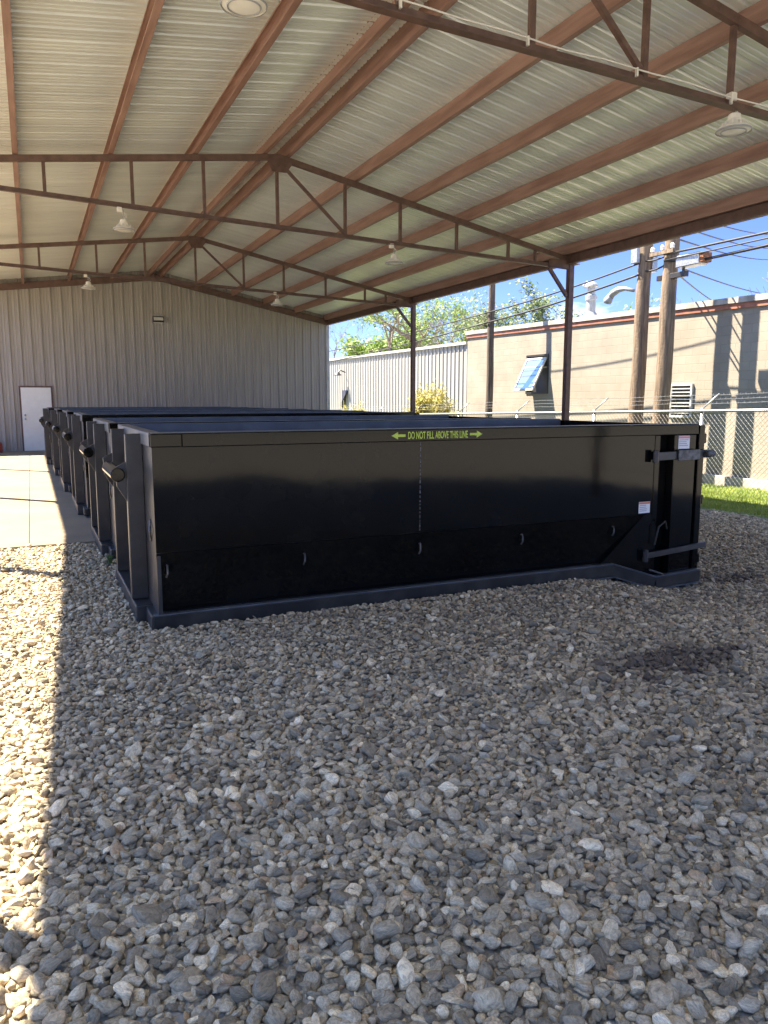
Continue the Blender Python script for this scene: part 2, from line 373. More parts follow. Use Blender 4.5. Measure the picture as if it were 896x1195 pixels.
ng.interface.new_socket('Geometry', in_out='INPUT', socket_type='NodeSocketGeometry'); ng.interface.new_socket('Geometry', in_out='OUTPUT', socket_type='NodeSocketGeometry')
gi, go = ng.nodes.new('NodeGroupInput'), ng.nodes.new('NodeGroupOutput')
ci = ng.nodes.new('GeometryNodeCollectionInfo'); ci.inputs['Collection'].default_value = stone_col; ci.inputs['Separate Children'].default_value = True; ci.inputs['Reset Children'].default_value = True
ip = ng.nodes.new('GeometryNodeInstanceOnPoints'); ip.inputs['Pick Instance'].default_value = True
def nattr(name, typ):
    q = ng.nodes.new('GeometryNodeInputNamedAttribute'); q.data_type = typ; q.inputs['Name'].default_value = name; return q.outputs[0]
er = ng.nodes.new('FunctionNodeEulerToRotation')
ng.links.new(nattr('rot', 'FLOAT_VECTOR'), er.inputs[0])
ng.links.new(gi.outputs[0], ip.inputs['Points']); ng.links.new(ci.outputs[0], ip.inputs['Instance'])
ng.links.new(er.outputs[0], ip.inputs['Rotation']); ng.links.new(nattr('size', 'FLOAT'), ip.inputs['Scale'])
ng.links.new(ip.outputs[0], go.inputs[0])
gravel.modifiers.new('scatter', 'NODES').node_group = ng

# ---- grass blades by the fence
gb = MB()
for k in range(26000):
    x = random.uniform(10.3, 14.6); y = random.uniform(6.5, 15.5)
    if x < 10.75 + .35 * noise.noise(Vector((x * 1.3, y * 1.3, 5))): continue
    h = random.uniform(.03, .085); a = random.uniform(0, 6.28); w = .008; t = random.uniform(-.04, .04); t2 = random.uniform(-.04, .04); z = zg(x, y) + .004
    gb.add([(x - w * math.cos(a), y - w * math.sin(a), z), (x + w * math.cos(a), y + w * math.sin(a), z), (x + t, y + t2, z + h)], [(0, 1, 2)])
tag(gb.build('grass', M_grass), 'bright green lawn grass between the gravel and the tan block building', 'grass', kind='stuff')

# ------------------------------------------------------------------ carport
XL, XR, XA = -1.7, 9.9, 3.93
Y0, Y1 = -2.6, 26.62
def ztc(x): return 5.53 - (.128 * (XA - x) if x < XA else .2 * (x - XA))   # axis of the trusses' top chords
PD = .19                                                                  # purlin depth
def zdeck(x): return ztc(x) + .055 + PD + .012
carport = thing('carport', 'open steel carport with red brown frame and ribbed metal roof over the dumpsters', 'carport', (0, 0, 0))
prof_y = []; y = Y0
while y < Y1:
    for dy, dz in ((0, 0), (.016, .034), (.046, .034), (.062, 0), (.13, 0), (.140, .011), (.160, .011), (.17, 0), (.212, 0), (.222, .011), (.242, .011), (.252, 0)):
        if y + dy <= Y1: prof_y.append((y + dy, dz))
    y += .305
def edge(yy): return XL - .25 - .40 * min(1, max(0, (12 - yy) / 8))   # left deck edge, out of view, skewed to shape its ground shadow
for xa, xb in ((XL - .25, XA), (XA, XR + .22)):
    dk = MB(); dk.v = [(edge(yy) if x < XL else x, yy, zdeck(x) + dz) for x in (xa, xb) for yy, dz in prof_y]
    n = len(prof_y); dk.f = [(i, i + 1, n + i + 1, n + i) for i in range(n - 1)]
    dk.build('roof_deck', M_deck, carport, solid=.0015)
def purlin(x, name='purlin', depth=PD, side=1, y0=Y0, y1=26.40):
    z0 = ztc(x) + .052; z1 = z0 + depth; w = .07 * side
    t = .004
    sec = [(x + w, z0 + .02), (x + w, z0), (x, z0), (x, z1), (x + w, z1), (x + w, z1 - .02)]
    p = MB(); p.sheet([(a, 0, b) for a, b in sec], (0, y0, 0), (0, y1, 0))
    return p.build(name, M_purlin, carport, solid=t)
for x in (-1.1, .05, 1.35, 2.62): purlin(x, side=-1)
purlin(3.74, 'ridge_purlin', .22, -1); purlin(4.06, 'ridge_purlin', .22, 1)
for x in (5.28, 6.4, 7.5, 8.62): purlin(x)
purlin(9.72)
eb = MB(); eb.bar((XR, Y0, ztc(XR) + .085), (XR, 26.40, ztc(XR) + .085), .09, .31); eb.bar((XR - .06, Y0, ztc(XR) - .05), (XR - .06, 26.40, ztc(XR) - .05), .02, .03); eb.build('eave_beam', M_truss, carport)
eb = MB(); eb.bar((XL, Y0, ztc(XL) + .085), (XL, 26.40, ztc(XL) + .085), .09, .31); eb.build('eave_beam', M_truss, carport)
def zbc(x): return 4.60 - .04 * (x + .2)
verts_x = [-.9, .38, 1.61, 2.7, 3.9, 5.1, 6.15, 7.3, 8.43, 9.05]
for ty in (-1.1, 5.6, 12.7, 19.6):
    t = bpy.data.objects.new('truss', None); COL.objects.link(t); t.parent = carport; t.location = (0, ty, 0)
    for a, b in ((XL, XA), (XA, XR)):
        m = MB(); m.bar((a, 0, ztc(a)), (b, 0, ztc(b)), .065, .09); m.build('top_chord', M_truss, t)
    m = MB(); m.bar((XL, 0, zbc(XL)), (XR - .05, 0, zbc(XR)), .06, .065)
    m.bar((XL, -.05, zbc(XL) - .041), (XR - .05, -.05, zbc(XR) - .036), .055, .007); m.build('bottom_chord', M_truss, t)
    for x in verts_x:
        m = MB(); m.bar((x, .008, zbc(x) + .034), (x, .008, ztc(x) - .046), .048); m.build('vertical_strut', M_truss, t)
    for a, b in ((3.9, 5.1),) :
        m = MB(); m.bar((a + .03, -.012, ztc(a) - .06), (b - .02, -.012, zbc(b) + .04), .045); m.build('diagonal_strut', M_truss, t)
    m = MB(); m.prism([(XA - .2, -.045, ztc(XA) - .09), (XA - .12, -.045, ztc(XA) - .24), (XA + .12, -.045, ztc(XA) - .24), (XA + .22, -.045, ztc(XA) - .1), (XA, -.045, ztc(XA) + .03)], (0, .008, 0))
    for bx in (-.09, 0, .09): m.tube([(XA + bx, -.045, ztc(XA) - .14), (XA + bx, -.06, ztc(XA) - .14)], .012, 6)
    m.build('gusset_plate', M_truss, t)
    m = MB(); m.prism([(XR - .55, -.042, zbc(XR) - .03), (XR - .55, -.042, zbc(XR) + .13), (XR - .03, -.042, ztc(XR) + .03), (XR - .03, -.042, zbc(XR) - .05)], (0, .008, 0)); m.build('gusset_plate', M_truss, t)
def column(x, y, brace):
    zt = ztc(x) - .072; zb = zg(x, y) - .1
    c = MB(); c.box((x - .055, y - .055, zb), (x + .055, y + .055, zt)); c.box((x - .13, y - .13, zt - .012), (x + .13, y + .13, zt + .0)); c.build('column', M_truss, carport)
    if brace:
        s = 1 if x < 0 else -1
        b = MB(); b.bar((x + s * .07, y, zt - .62), (x + s * .52, y, zbc(x) - .03), .06); b.build('knee_brace', M_truss, carport)
for y in (-1.1, 5.6, 12.7, 19.6): column(XR, y, True)
for y in (-1.7, 3.95, 9.4, 15.0, 20.6): column(XL, y, False)
# gable rake beam against the end wall
rb = MB(); rb.bar((XL, 26.34, ztc(XL) + .02), (XA, 26.34, ztc(XA) + .02), .1, .19); rb.build('rake_beam', M_truss, carport)
rb = MB(); rb.bar((XA, 26.34, ztc(XA) + .02), (XR, 26.34, ztc(XR) + .02), .1, .19); rb.build('rake_beam', M_truss, carport)

# ------------------------------------------------------------------ end wall of the neighbouring metal building
WY = 26.46
wall = thing('end_wall', 'taupe ribbed metal gable wall closing the far end of the carport', 'wall', (0, WY, 0))
pts = []; x = -6.0  # wall added past the left eave, out of view, to widen its shadow
while x < XR - .05:
    for dx, dy in ((0, 0), (.018, -.042), (.058, -.042), (.076, 0), (.13, 0), (.14, -.006), (.155, -.006), (.165, 0), (.215, 0), (.225, -.006), (.24, -.006), (.25, 0)):
        if x + dx < XR - .04: pts.append((x + dx, dy))
    x += .305
pts.append((XR - .03, 0))
w = MB(); n = len(pts)
w.v = [(x, dy, -.3) for x, dy in pts] + [(x, dy, zdeck(x) - .003) for x, dy in pts]
w.f = [(i, i + 1, n + i + 1, n + i) for i in range(n - 1)]
w.build('siding', M_siding, wall)
bk = MB(); bk.prism([(-6, .02, -.3), (XR - .04, .02, -.3), (XR - .04, .02, zdeck(XR) - .004), (XA, .02, zdeck(XA) - .004), (-6, .02, zdeck(-6) - .004)], (0, .12, 0)); bk.build('backing', M_siding, wall)
ct = MB(); ct.box((XR - .06, -.045, -.3), (XR + .05, .22, zdeck(XR) - .06)); ct.build('corner_trim', M_trim, wall)
door = MB(); door.box((-.25, -.055, .03), (.61, -.025, 1.99)); dob = door.build('door', M_white, wall, bevel=.004)
k = MB(); k.tube([(-.17, -.055, 1.02), (-.17, -.11, 1.02)], .028, 10); k.tube([(-.17, -.055, 1.14), (-.17, -.085, 1.14)], .03, 10); k.build('handle', M_steel, dob, smooth=True)
fr = MB()
for a, b in (((-.30, -.05, .03), (-.254, -.01, 2.04)), ((.614, -.05, .03), (.66, -.01, 2.04)), ((-.254, -.05, 1.994), (.614, -.01, 2.04))): fr.box(a, b)
fr.build('door_frame', M_truss, wall)
fl = thing('floodlight', 'small rectangular wall light high on the taupe gable wall', 'wall light', (3.97, WY - .03, 4.2))
m = MB(); m.prism([(-.17, 0, -.08), (-.17, 0, .11), (-.17, -.09, .11), (-.17, -.16, -.03), (-.17, -.1, -.08)], (.34, 0, 0)); m.build('housing', M_dark, fl, bevel=.006)
m = MB(); m.prism([(-.15, -.1, .08), (-.15, -.163, -.022), (-.15, -.17, -.018), (-.15, -.107, .084)], (.30, 0, 0)); m.box((-.15, -.1, -.095), (.15, -.02, -.081)); m.build('lens', M_lens, fl)
rc = thing('red_canister', 'small dark red canister on the ground against the far wall', 'canister', (-1.0, 26.0, .028))
m = MB(); m._lathe([(.0, 0), (.15, 0), (.155, .03), (.155, .24), (.12, .30), (.05, .33), (.0, .33)], (0, 0, 0), 18); m.build('body', M_red, rc, smooth=True)
m = MB(); m._lathe([(.0, .33), (.035, .33), (.035, .38), (0, .38)], (0, 0, 0), 12); m.tube([(-.08, 0, .31), (-.08, 0, .42), (.08, 0, .42), (.08, 0, .31)], .012, 6); m.build('handle', M_dark, rc)

# ------------------------------------------------------------------ hanging lamps
def lamp(loc, ztop, label, first=[None]):
    if first[0] is None:
        t = thing('hanging_lamp', label, 'lamp', loc, 'high bay lamps hanging from the trusses')
        m = MB(); m._lathe([(.155, -.002), (.158, .012), (.15, .03), (.10, .048), (.075, .05)], (0, 0, 0), 28); m.build('reflector', M_cream, t, smooth=True)
        m = MB(); m._lathe([(0, -.006), (.10, -.006), (.135, .0), (.152, .004)], (0, 0, 0), 28); m.build('lens', M_lens, t, smooth=True)
        m = MB(); m._lathe([(.108, -.007), (.110, -.012), (.118, -.011), (.120, -.004)], (0, 0, 0), 28); m._lathe([(.155, -.003), (.160, -.004), (.162, .010), (.158, .014)], (0, 0, 0), 28); m.build('rim', M_galv, t, smooth=True)
        m = MB(); m._lathe([(.075, .05), (.078, .06), (.07, .10), (.058, .108), (.055, .15), (.03, .165), (0, .165)], (0, 0, 0), 20)
        for k in range(10):
            a = k * .628; m.bar((.06 * math.cos(a), .06 * math.sin(a), .055), (.11 * math.cos(a), .11 * math.sin(a), .055), .008, .05)
        m.build('housing', M_cream, t)
        m = MB(); m.tube([(0, 0, .165), (.012, 0, .185), (.016, 0, .20), (0, 0, .22), (-.012, 0, .20), (-.008, 0, .19)], .005, 6)
        m.tube([(0, 0, .22), (0, 0, .30)], .006, 6); m.build('hook', M_steel, t)
        m = MB(); m.box((-.09, -.035, .26), (-.02, .035, .33)); m.tube([(-.03, 0, .27), (.03, 0, .24), (.05, .01, .20), (.02, 0, .16)], .006, 6); m.build('junction_box', M_cream, t, bevel=.004)
        first[0] = t; return t
    c = copy_tree(first[0]); c.location = loc; c['label'] = label; return c
for x, y, d, lab in ((1.50, 5.6, .18, 'round white lamp seen from below at the top left, the nearest one'),
                     (6.20, 5.6, .16, 'white lamp at the right below the nearest truss, beside the outside'),
                     (1.46, 12.7, .30, 'white lamp under the middle truss on its left half, above the door side'),
                     (6.02, 12.7, .28, 'white lamp under the middle truss on its right half, over the front dumpster'),
                     (1.40, 19.6, .29, 'small white lamp on the farthest truss near the white door'),
                     (5.95, 19.6, .26, 'small white lamp on the farthest truss toward the right end of the gable wall')):
    lamp((x, y - .02, zbc(x) - .04 - d - .03), zbc(x), lab)
# conduit tied along the nearest truss
cb = MB(); pp = []
for k in range(60):
    x = -1.5 + 11.2 * k / 59
    pp.append((x, 5.535, zbc(x) + .045 + .012 * math.sin(k * .9) * math.sin(k * .37)))
cb.tube(pp, .007, 6)
for k in range(4, 58, 6): cb.box((pp[k][0] - .008, 5.522, pp[k][2] - .06), (pp[k][0] + .008, 5.55, pp[k][2] + .012))
tag(cb.build('electric_cable', M_cream, smooth=False), 'pale electric cable clipped along the lower chord of the nearest truss', 'cable')

# ------------------------------------------------------------------ dumpsters
L, W, H = 5.1, 2.12, 1.38
def text_mesh(body, size):
    c = bpy.data.curves.new('lettering', 'FONT'); c.body = body; c.size = size; c.extrude = .0008; c.offset = .0012; c.space_character = 1.0
    o = bpy.data.objects.new('lettering', c); COL.objects.link(o)
    dg = bpy.context.evaluated_depsgraph_get(); me = bpy.data.meshes.new_from_object(o.evaluated_get(dg)); bpy.data.objects.remove(o); bpy.data.curves.remove(c)
    return me
def make_dumpster(label):
    t = thing('roll_off_dumpster', label, 'dumpster', (0, 0, 0), 'black roll off dumpsters parked in a row')
    def side(sg):   # sg=0 near side, 1 far side ; mapped through y -> W-y
        f = (lambda y: y) if sg == 0 else (lambda y: W - y)
        m = MB()
        for a, b in (((f(.03), 1.29), (f(.03), .565)), ((f(.03), .56), (f(.115), .13))):
            (ya, za), (yb, zb) = a, b
            m.v += [(.0, ya, za), (4.5, ya, za), (4.5, yb, zb), (0, yb, zb)]; o = len(m.v) - 4; m.f.append((o, o + 1, o + 2, o + 3))
        m.build('side_panel', M_paint, t, solid=.006)
        m = MB(); m.v = [(.02, f(.045), 1.29), (4.49, f(.045), 1.29), (4.49, f(.13), .16), (.02, f(.13), .16)]; m.f = [(0, 1, 2, 3)]; m.build('inner_wall', M_rail, t)
        m = MB(); rail = [(-.03, f(.085), .065), (4.08, f(.085), .065), (4.52, f(.0), -.075), (5.08, f(.0), -.055)]
        for p, q in zip(rail, rail[1:]): m.bar(p, q, .11, .105)
        m.build('bottom_rail', M_dusty, t, bevel=.006)
        m = MB()
        for p, q in zip(rail, rail[1:]):
            d = Vector((0, -.035 if sg == 0 else .035, .06)); m.bar(Vector(p) + d, Vector(q) + d, .05, .008)
            d.z = -.057; m.bar(Vector(p) + d, Vector(q) + d, .09, .008)
        m.build('rail_flange', M_rail, t)
        m = MB(); m.box((.20, min(f(-.012), f(.075)), 1.285), (5.0, max(f(-.012), f(.075)), H)); m.box((-.012, min(f(-.008), f(.075)), 1.287), (.197, max(f(-.008), f(.075)), H - .002))
        m.build('top_rail', M_paint, t, bevel=.007)
        m = MB(); m.box((0, min(f(-.006), f(.07)), H + .001), (5.0, max(f(-.006), f(.07)), H + .006)); m.build('rail_cap', M_rail, t)
        m = MB(); m.box((.082, min(f(.077), f(.081)), 1.28), (4.99, max(f(.077), f(.081)), H + .004)); m.build('rail_liner', M_rail, t)
        for x in (.07, 1.08, 2.06, 3.05, 4.05):
            y = f(.03 + .085 * (.56 - .43) / .43)
            s = -1 if sg == 0 else 1
            m = MB(); m.tube([(x, y, .47), (x, y + s * .03, .475), (x, y + s * .038, .45), (x, y + s * .036, .415), (x - .01, y + s * .028, .39)], .007, 6); m.build('tarp_hook', M_edge, t, smooth=True)
        # tail post, recess, gusset
        m = MB(); m.box((4.50, min(f(.02), f(.12)), -.04), (4.56, max(f(.02), f(.12)), 1.284)); m.box((4.565, min(f(.09), f(.12)), -.04), (4.71, max(f(.09), f(.12)), 1.284)); m.box((4.715, min(f(.0), f(.12)), -.04), (4.985, max(f(.0), f(.12)), 1.284))
        m.build('tail_post', M_paint, t, bevel=.005)
        m = MB(); m.prism([(3.95, f(.07), .12), (4.497, f(.0), -.03), (4.497, f(.02), .562), (4.42, f(.028), .562)], (0, .012 if sg == 0 else -.012, 0)); m.build('gusset', M_paint, t)
        m = MB(); s = -1 if sg == 0 else 1
        m.bar((4.47, f(-.02), 1.095), (5.13, f(-.02), 1.105), .03, .075); m.tube([(4.47, f(-.02), 1.04), (4.47, f(-.02), 1.15)], .028, 8); lt = m.build('latch_bar', M_satin, t, bevel=.004)
        m = MB(); m.bar((4.72, f(-.045), 1.098), (4.99, f(-.045), 1.103), .014, .095); m.tube([(5.07, f(-.045), 1.105), (5.16, f(-.045), 1.107)], .036, 10); m.build('latch_plate', M_edge, lt, bevel=.003)
        m = MB(); m.bar((4.40, f(-.025), .185), (5.15, f(-.025), .235), .03, .05); m.tube([(4.40, f(-.025), .13), (4.40, f(-.025), .24)], .026, 8); m.tube([(4.5, f(-.03), .28), (4.52, f(-.05), .45), (4.60, f(-.05), .50), (4.63, f(-.04), .42)], .009, 6)
        m.tube([(4.45, f(-.03), .05), (4.60, f(-.035), .0), (4.72, f(-.03), -.09)], .012, 6); m.build('hinge_bar', M_satin, t, bevel=.003)
    side(0); side(1)
    m = MB(); m.box((.0, .03, .12), (.03, W - .03, 1.285)); m.build('front_wall', M_satin, t, bevel=.004)
    m = MB(); m.box((-.012, .078, 1.287), (.08, W - .078, H + .004)); m.build('front_rail', M_rail, t, bevel=.006)
    m = MB(); m.box((.03, .13, .12), (5.0, W - .13, .155)); m.build('floor', M_satin, t)
    for yy in (.50, W - .58):
        m = MB(); m.prism([(-.0, yy, .14), (-.125, yy, .14), (-.12, yy, 1.36), (.0, yy, 1.36)], (0, .07, 0)); m.build('front_post', M_satin, t, bevel=.006)
        m = MB(); m.prism([(-.118, yy + .02, .86), (-.19, yy + .02, .98), (-.195, yy + .02, 1.12), (-.118, yy + .02, 1.16)], (0, .03, 0)); m.build('hook_gusset', M_satin, t, bevel=.003)
    m = MB(); m.tube([(-.185, .47, 1.07), (-.185, W - .95, 1.07)], .052, 16); m.build('hook_bar', M_paint, t, bevel=.008)
    m = MB(); m.box((-.12, .32, .0), (.06, W - .32, .135)); m.prism([(-.05, .04, .02), (.12, .04, .0), (.12, .04, .125), (-.05, .04, .125)], (0, W - .08, 0)); m.build('front_skid', M_satin, t, bevel=.01)
    m = MB(); m.tube([(-.004, .23, .77), (-.02, .15, .70), (-.004, .23, .62)], .008, 6); m.build('tie_lug', M_edge, t)
    m = MB(); m.box((5.02, -.005, -.03), (5.09, W + .005, H - .01))
    for y in (.4, .9, 1.4, 1.9): m.box((5.09, y - .05, .0), (5.13, y + .05, H - .05))
    for z in (.05, .62, 1.2): m.box((5.09, .02, z), (5.14, W - .02, z + .09))
    m.build('tail_door', M_paint, t, bevel=.006)
    for yy in (.06, W - .26):
        m = MB(); m.tube([(4.78, yy, -.11), (4.78, yy + .2, -.11)], .10, 18); m.build('wheel', M_satin, t, bevel=.01)
    m = MB(); m.box((4.5, .02, -.2), (4.99, .05, -.12)); m.build('bumper', M_satin, t, bevel=.01)
    return t
base = [(.72, 5.27), (.69, 7.87), (.62, 10.9), (.56, 13.9), (.50, 17.1), (.40, 20.3)]
labs = ['nearest black dumpster on the gravel with lime warning lettering on its rail',
        'second black dumpster from the camera, just behind the lettered one',
        'third black dumpster from the camera, its front end at the edge of the concrete',
        'fourth black dumpster from the camera, standing on the concrete',
        'fifth black dumpster from the camera, next to the last one',
        'farthest black dumpster in the row, overlapping the white door']
d1 = make_dumpster(labs[0]); bpy.context.view_layer.update()
for i in range(1, 6):
    c = copy_tree(d1); c.location = (base[i][0], base[i][1], .03 if i > 1 else 0.0); c['label'] = labs[i]
d1.location = (base[0][0], base[0][1], 0)
for o in [o for o in COL.objects if o.name.startswith('roll_off_dumpster')]: o.scale = (.984, 1, 1)
# markings that only the front dumpster shows
me = text_mesh('DO NOT FILL ABOVE THIS LINE', .078)
ltr = bpy.data.objects.new('lettering', me); COL.objects.link(ltr); me.materials.append(M_lime); ltr.parent = d1
ltr.rotation_euler = (R(90), 0, 0)
xsz = max(v.co.x for v in me.vertices); sc = .54 / xsz
ltr.scale = (sc, 1, 1); ltr.location = (1.925, -.0145, 1.306)
ar = MB()
for x0, s in ((1.785, 1), (2.605, -1)):
    q = [(0, .022), (.055, .05), (.055, .032), (.12, .032), (.12, .012), (.055, .012), (.055, -.006)]
    ar.prism([(x0 + s * a, -.0135, 1.31 + b) for a, b in q], (0, -.0015, 0))
ar.build('arrow', M_lime, d1)
def sticker(x0, x1, z0, z1, y, band, lab):
    m = MB(); m.box((x0, y - .0015, z0), (x1, y, z1)); s = m.build('sticker', M_sticker, d1); s['label'] = lab
    m = MB(); m.box((x0 + .003, y - .0027, z1 - (z1 - z0) * .2), (x1 - .003, y - .0015, z1 - .004)); m.build('sticker_header', band, s)
    m = MB(); k = 0; z = z1 - (z1 - z0) * .34
    while z > z0 + .012:
        e = x1 - .012 - random.uniform(0, .04); m.box((x0 + .01, y - .0026, z), (e, y - .0015, z + .006)); z -= .017
    m.build('sticker_print', M_print, s)
sticker(4.34, 4.475, .575, .68, .0265, M_orange, 'white sticker with an orange header on the side panel')
sticker(4.76, 4.90, 1.155, 1.275, -.0005, M_pink, 'white sticker with pink print above the latch')
wd = MB(); random.seed(3)
z = .58
while z < 1.27:
    h = random.uniform(.008, .03); wd.box((2.052 + random.uniform(-.001, .001), .0235, z), (2.060, .0268, z + h)); z += h + random.uniform(.006, .02)
wd.build('weld_seam', M_edge, d1)

# small weed at the foot of the second dumpster
wp = MB()
for k in range(26):
    a = random.uniform(0, 6.28); l = random.uniform(.03, .09); h = random.uniform(.02, .10); x, y = .62, 7.78
    wp.add([(x, y, .0), (x + .5 * l * math.cos(a) - .012 * math.sin(a), y + .5 * l * math.sin(a) + .012 * math.cos(a), h), (x + l * math.cos(a), y + l * math.sin(a), h * .9), (x + .5 * l * math.cos(a) + .012 * math.sin(a), y + .5 * l * math.sin(a) - .012 * math.cos(a), h)], [(0, 1, 2, 3)])
tag(wp.build('weed', M_leaf2), 'small green weed in the gravel at the foot of the second dumpster', 'weed')

# bent pipe and a timber end standing behind the dumpsters
PX, PY = 7.9, 16.2
bp_ = thing('bent_pipe', 'black gooseneck pipe rising behind the dumpsters left of the yellow bush', 'pipe', (PX, PY, zg(PX, PY)))
zz = 1.36
m = MB(); m.tube([(-.22, 0, -.05), (-.22, 0, zz - .25)] + [(-.0 - .22 * math.cos(a), -.05 * math.sin(a), zz - .25 + .2 * math.sin(a)) for a in [R(d) for d in range(10, 171, 20)]] + [(.22, 0, zz - .3)], .085, 14); m.build('pipe', M_dark, bp_, smooth=True)
m = MB(); m.tube([(.22, 0, zz - .34), (.22, 0, zz - .28)], .1, 14); m.build('collar', M_dark, bp_)
tp = MB(); tp.box((PX + .05, PY + .35, zg(PX, PY) - .1), (PX + .45, PY + .5, 1.14)); tp.box((PX + .05, PY + .33, .9), (PX + .45, PY + .348, 1.0)); tag(tp.build('timber_stack', M_tan, bevel=.01), 'pale timber boards upright beside the black gooseneck pipe', 'timber')

# ------------------------------------------------------------------ chain link fence
FX = 12.2
fence = thing('chain_link_fence', 'galvanised chain link fence with angled barbed wire arms in front of the block building', 'fence', (0, 0, 0))
def ztop(y): return 1.42 - .0215 * (y - 9.8)
FY0, FY1 = 5.0, 40.0
m = MB(); m.tube([(FX, y, ztop(y)) for y in (FY0, 12, 20, 30, FY1)], .028, 8); m.build('top_rail', M_steel, fence, smooth=True)
m = MB(); step = .105; HT = 1.66
def wire(p, q, r, mb):
    p = Vector(p); q = Vector(q); d = (q - p).normalized(); a = d.cross(Vector((1, 0, 0))).normalized() * r; b = Vector((1, 0, 0)) * r
    o = len(mb.v)
    for c in (p, q): mb.v += [tuple(c + a), tuple(c - a * .5 + b * .87), tuple(c - a * .5 - b * .87)]
    mb.f += [(o, o + 1, o + 4, o + 3), (o + 1, o + 2, o + 5, o + 4), (o + 2, o, o + 3, o + 5)]
y = FY0
while y < 30:
    for s, xo in ((1, -.003), (-1, .003)):
        wire((FX + xo, y, ztop(y)), (FX + xo, y + s * HT, ztop(y + s * HT) - HT), .0024, m)
    y += step
m.build('wire_mesh', M_steel, fence)
for y in (5.2, 8.2, 11.35, 14.6, 17.8, 21, 24.2, 27.4, 30.6, 33.8, 37):
    m = MB(); zt = ztop(y); m.tube([(FX + .03, y, zt - 2.0), (FX + .03, y, zt + .02)], .036, 10); m.tube([(FX + .03, y, zt), (FX + .03, y, zt + .06)], [.042, .03], 10)
    m.tube([(FX + .03, y, zt + .04), (FX + .25, y - .1, zt + .27), (FX + .34, y - .12, zt + .34)], .016, 6); m.build('post', M_steel, fence, smooth=True)
for k in range(3):
    m = MB(); o = .13 + k * .1; pp = []
    for i in range(45):
        y = FY0 + (FY1 - FY0) * i / 44; pp.append((FX + .03 + o * .9, y, ztop(y) + .05 + o * .85 - .02 * math.sin(i * 2.1) ** 2))
    m.tube(pp, .004, 5)
    for i in range(0, 260): 
        y = FY0 + .13 * i; z = ztop(y) + .05 + o * .85; m.bar((FX + .03 + o * .9, y, z - .02), (FX + .04 + o * .9, y + .012, z + .02), .004)
    m.build('barbed_strand', M_steel, fence)

# ------------------------------------------------------------------ block building
BX, BY0, BY1 = 14.6, 2.0, 24.5
zt0, zt1 = 3.55, 3.90
def bt(y): return zt0 + (zt1 - zt0) * (y - BY0) / (BY1 - BY0) + .05
bb = thing('block_building', 'long tan concrete block building with red brown band under its parapet', 'building', (BX, 0, 0))
WIN = (19.62, 20.78, 1.80, 3.02)   # y0 y1 z0 z1
m = MB(); e = .25
def wallseg(y0, y1, z0, z1):
    z1a, z1b = (z1, z1) if z1 is not None else (bt(y0), bt(y1))
    m.add([(0, y0, z0), (0, y1, z0), (0, y1, z1b), (0, y0, z1a), (e, y0, z0), (e, y1, z0), (e, y1, z1b), (e, y0, z1a)], [(0,1,2,3),(7,6,5,4),(0,4,5,1),(1,5,6,2),(2,6,7,3),(3,7,4,0)])
wallseg(BY0, WIN[0], -1.5, None); wallseg(WIN[1], BY1, -1.5, None); wallseg(WIN[0], WIN[1], -1.5, WIN[2]); wallseg(WIN[0], WIN[1], WIN[3], None)
m.box((e, BY0, -1.5), (11, BY0 + .25, bt(BY0))); m.box((e, BY1 - .25, -1.5), (11, BY1, bt(BY1) - .02))
m.build('wall', M_block, bb)
m = MB(); m.add([(.25, BY0, bt(BY0) - .12), (11, BY0, bt(BY0) - .12), (11, BY1, bt(BY1) - .12), (.25, BY1, bt(BY1) - .12)], [(0, 1, 2, 3)]); m.build('roof', M_cap, bb)
m = MB(); m.bar((.10, BY0 - .05, bt(BY0) + .06), (.10, BY1 + .05, bt(BY1) + .06), .36, .13); m.build('parapet_cap', M_cap, bb)
m = MB(); m.bar((-.02, BY0 - .03, bt(BY0) - .07), (-.02, BY1 + .03, bt(BY1) - .07), .05, .11); m.build('trim_band', M_redtrim, bb)
m = MB(); m.box((-.10, BY0, -1.5), (-.004, BY1, -.14)); m.build('footing', M_cap, bb, bevel=.01)
# awning window, open at the bottom
fr = MB(); y0, y1, z0, z1 = WIN
for a, b in (((-.03, y0, z0), (.1, y0 + .06, z1)), ((-.03, y1 - .06, z0), (.1, y1, z1)), ((-.03, y0 + .06, z1 - .06), (.1, y1 - .06, z1)), ((-.03, y0 + .06, z0), (.1, y1 - .06, z0 + .06))): fr.box(a, b)
wf = fr.build('window', M_rust if False else M_dark, bb)
A = Matrix.Translation((-.04, 0, z1 - .12)) @ Matrix.Rotation(R(26), 4, 'Y')
sm = MB(); hh = 1.12
for a, b in (((-.03, y0 + .07, -hh), (.02, y0 + .13, 0)), ((-.03, y1 - .13, -hh), (.02, y1 - .07, 0)), ((-.03, y0 + .13, -.06), (.02, y1 - .13, 0)), ((-.03, y0 + .13, -hh), (.02, y1 - .13, -hh + .06)), ((-.022, y0 + .13, -.33), (.012, y1 - .13, -.30))): sm.box(a, b, A)
sm.build('sash', M_trim, wf)
pm = MB(); pm.box((-.01, y0 + .13, -hh + .06), (.0, y1 - .13, -.06), A); pm.build('pane', M_glass, wf)
dm = MB(); dm.box((.11, y0, z0), (.14, y1, z1)); dm.build('dark_interior', M_dark, wf)
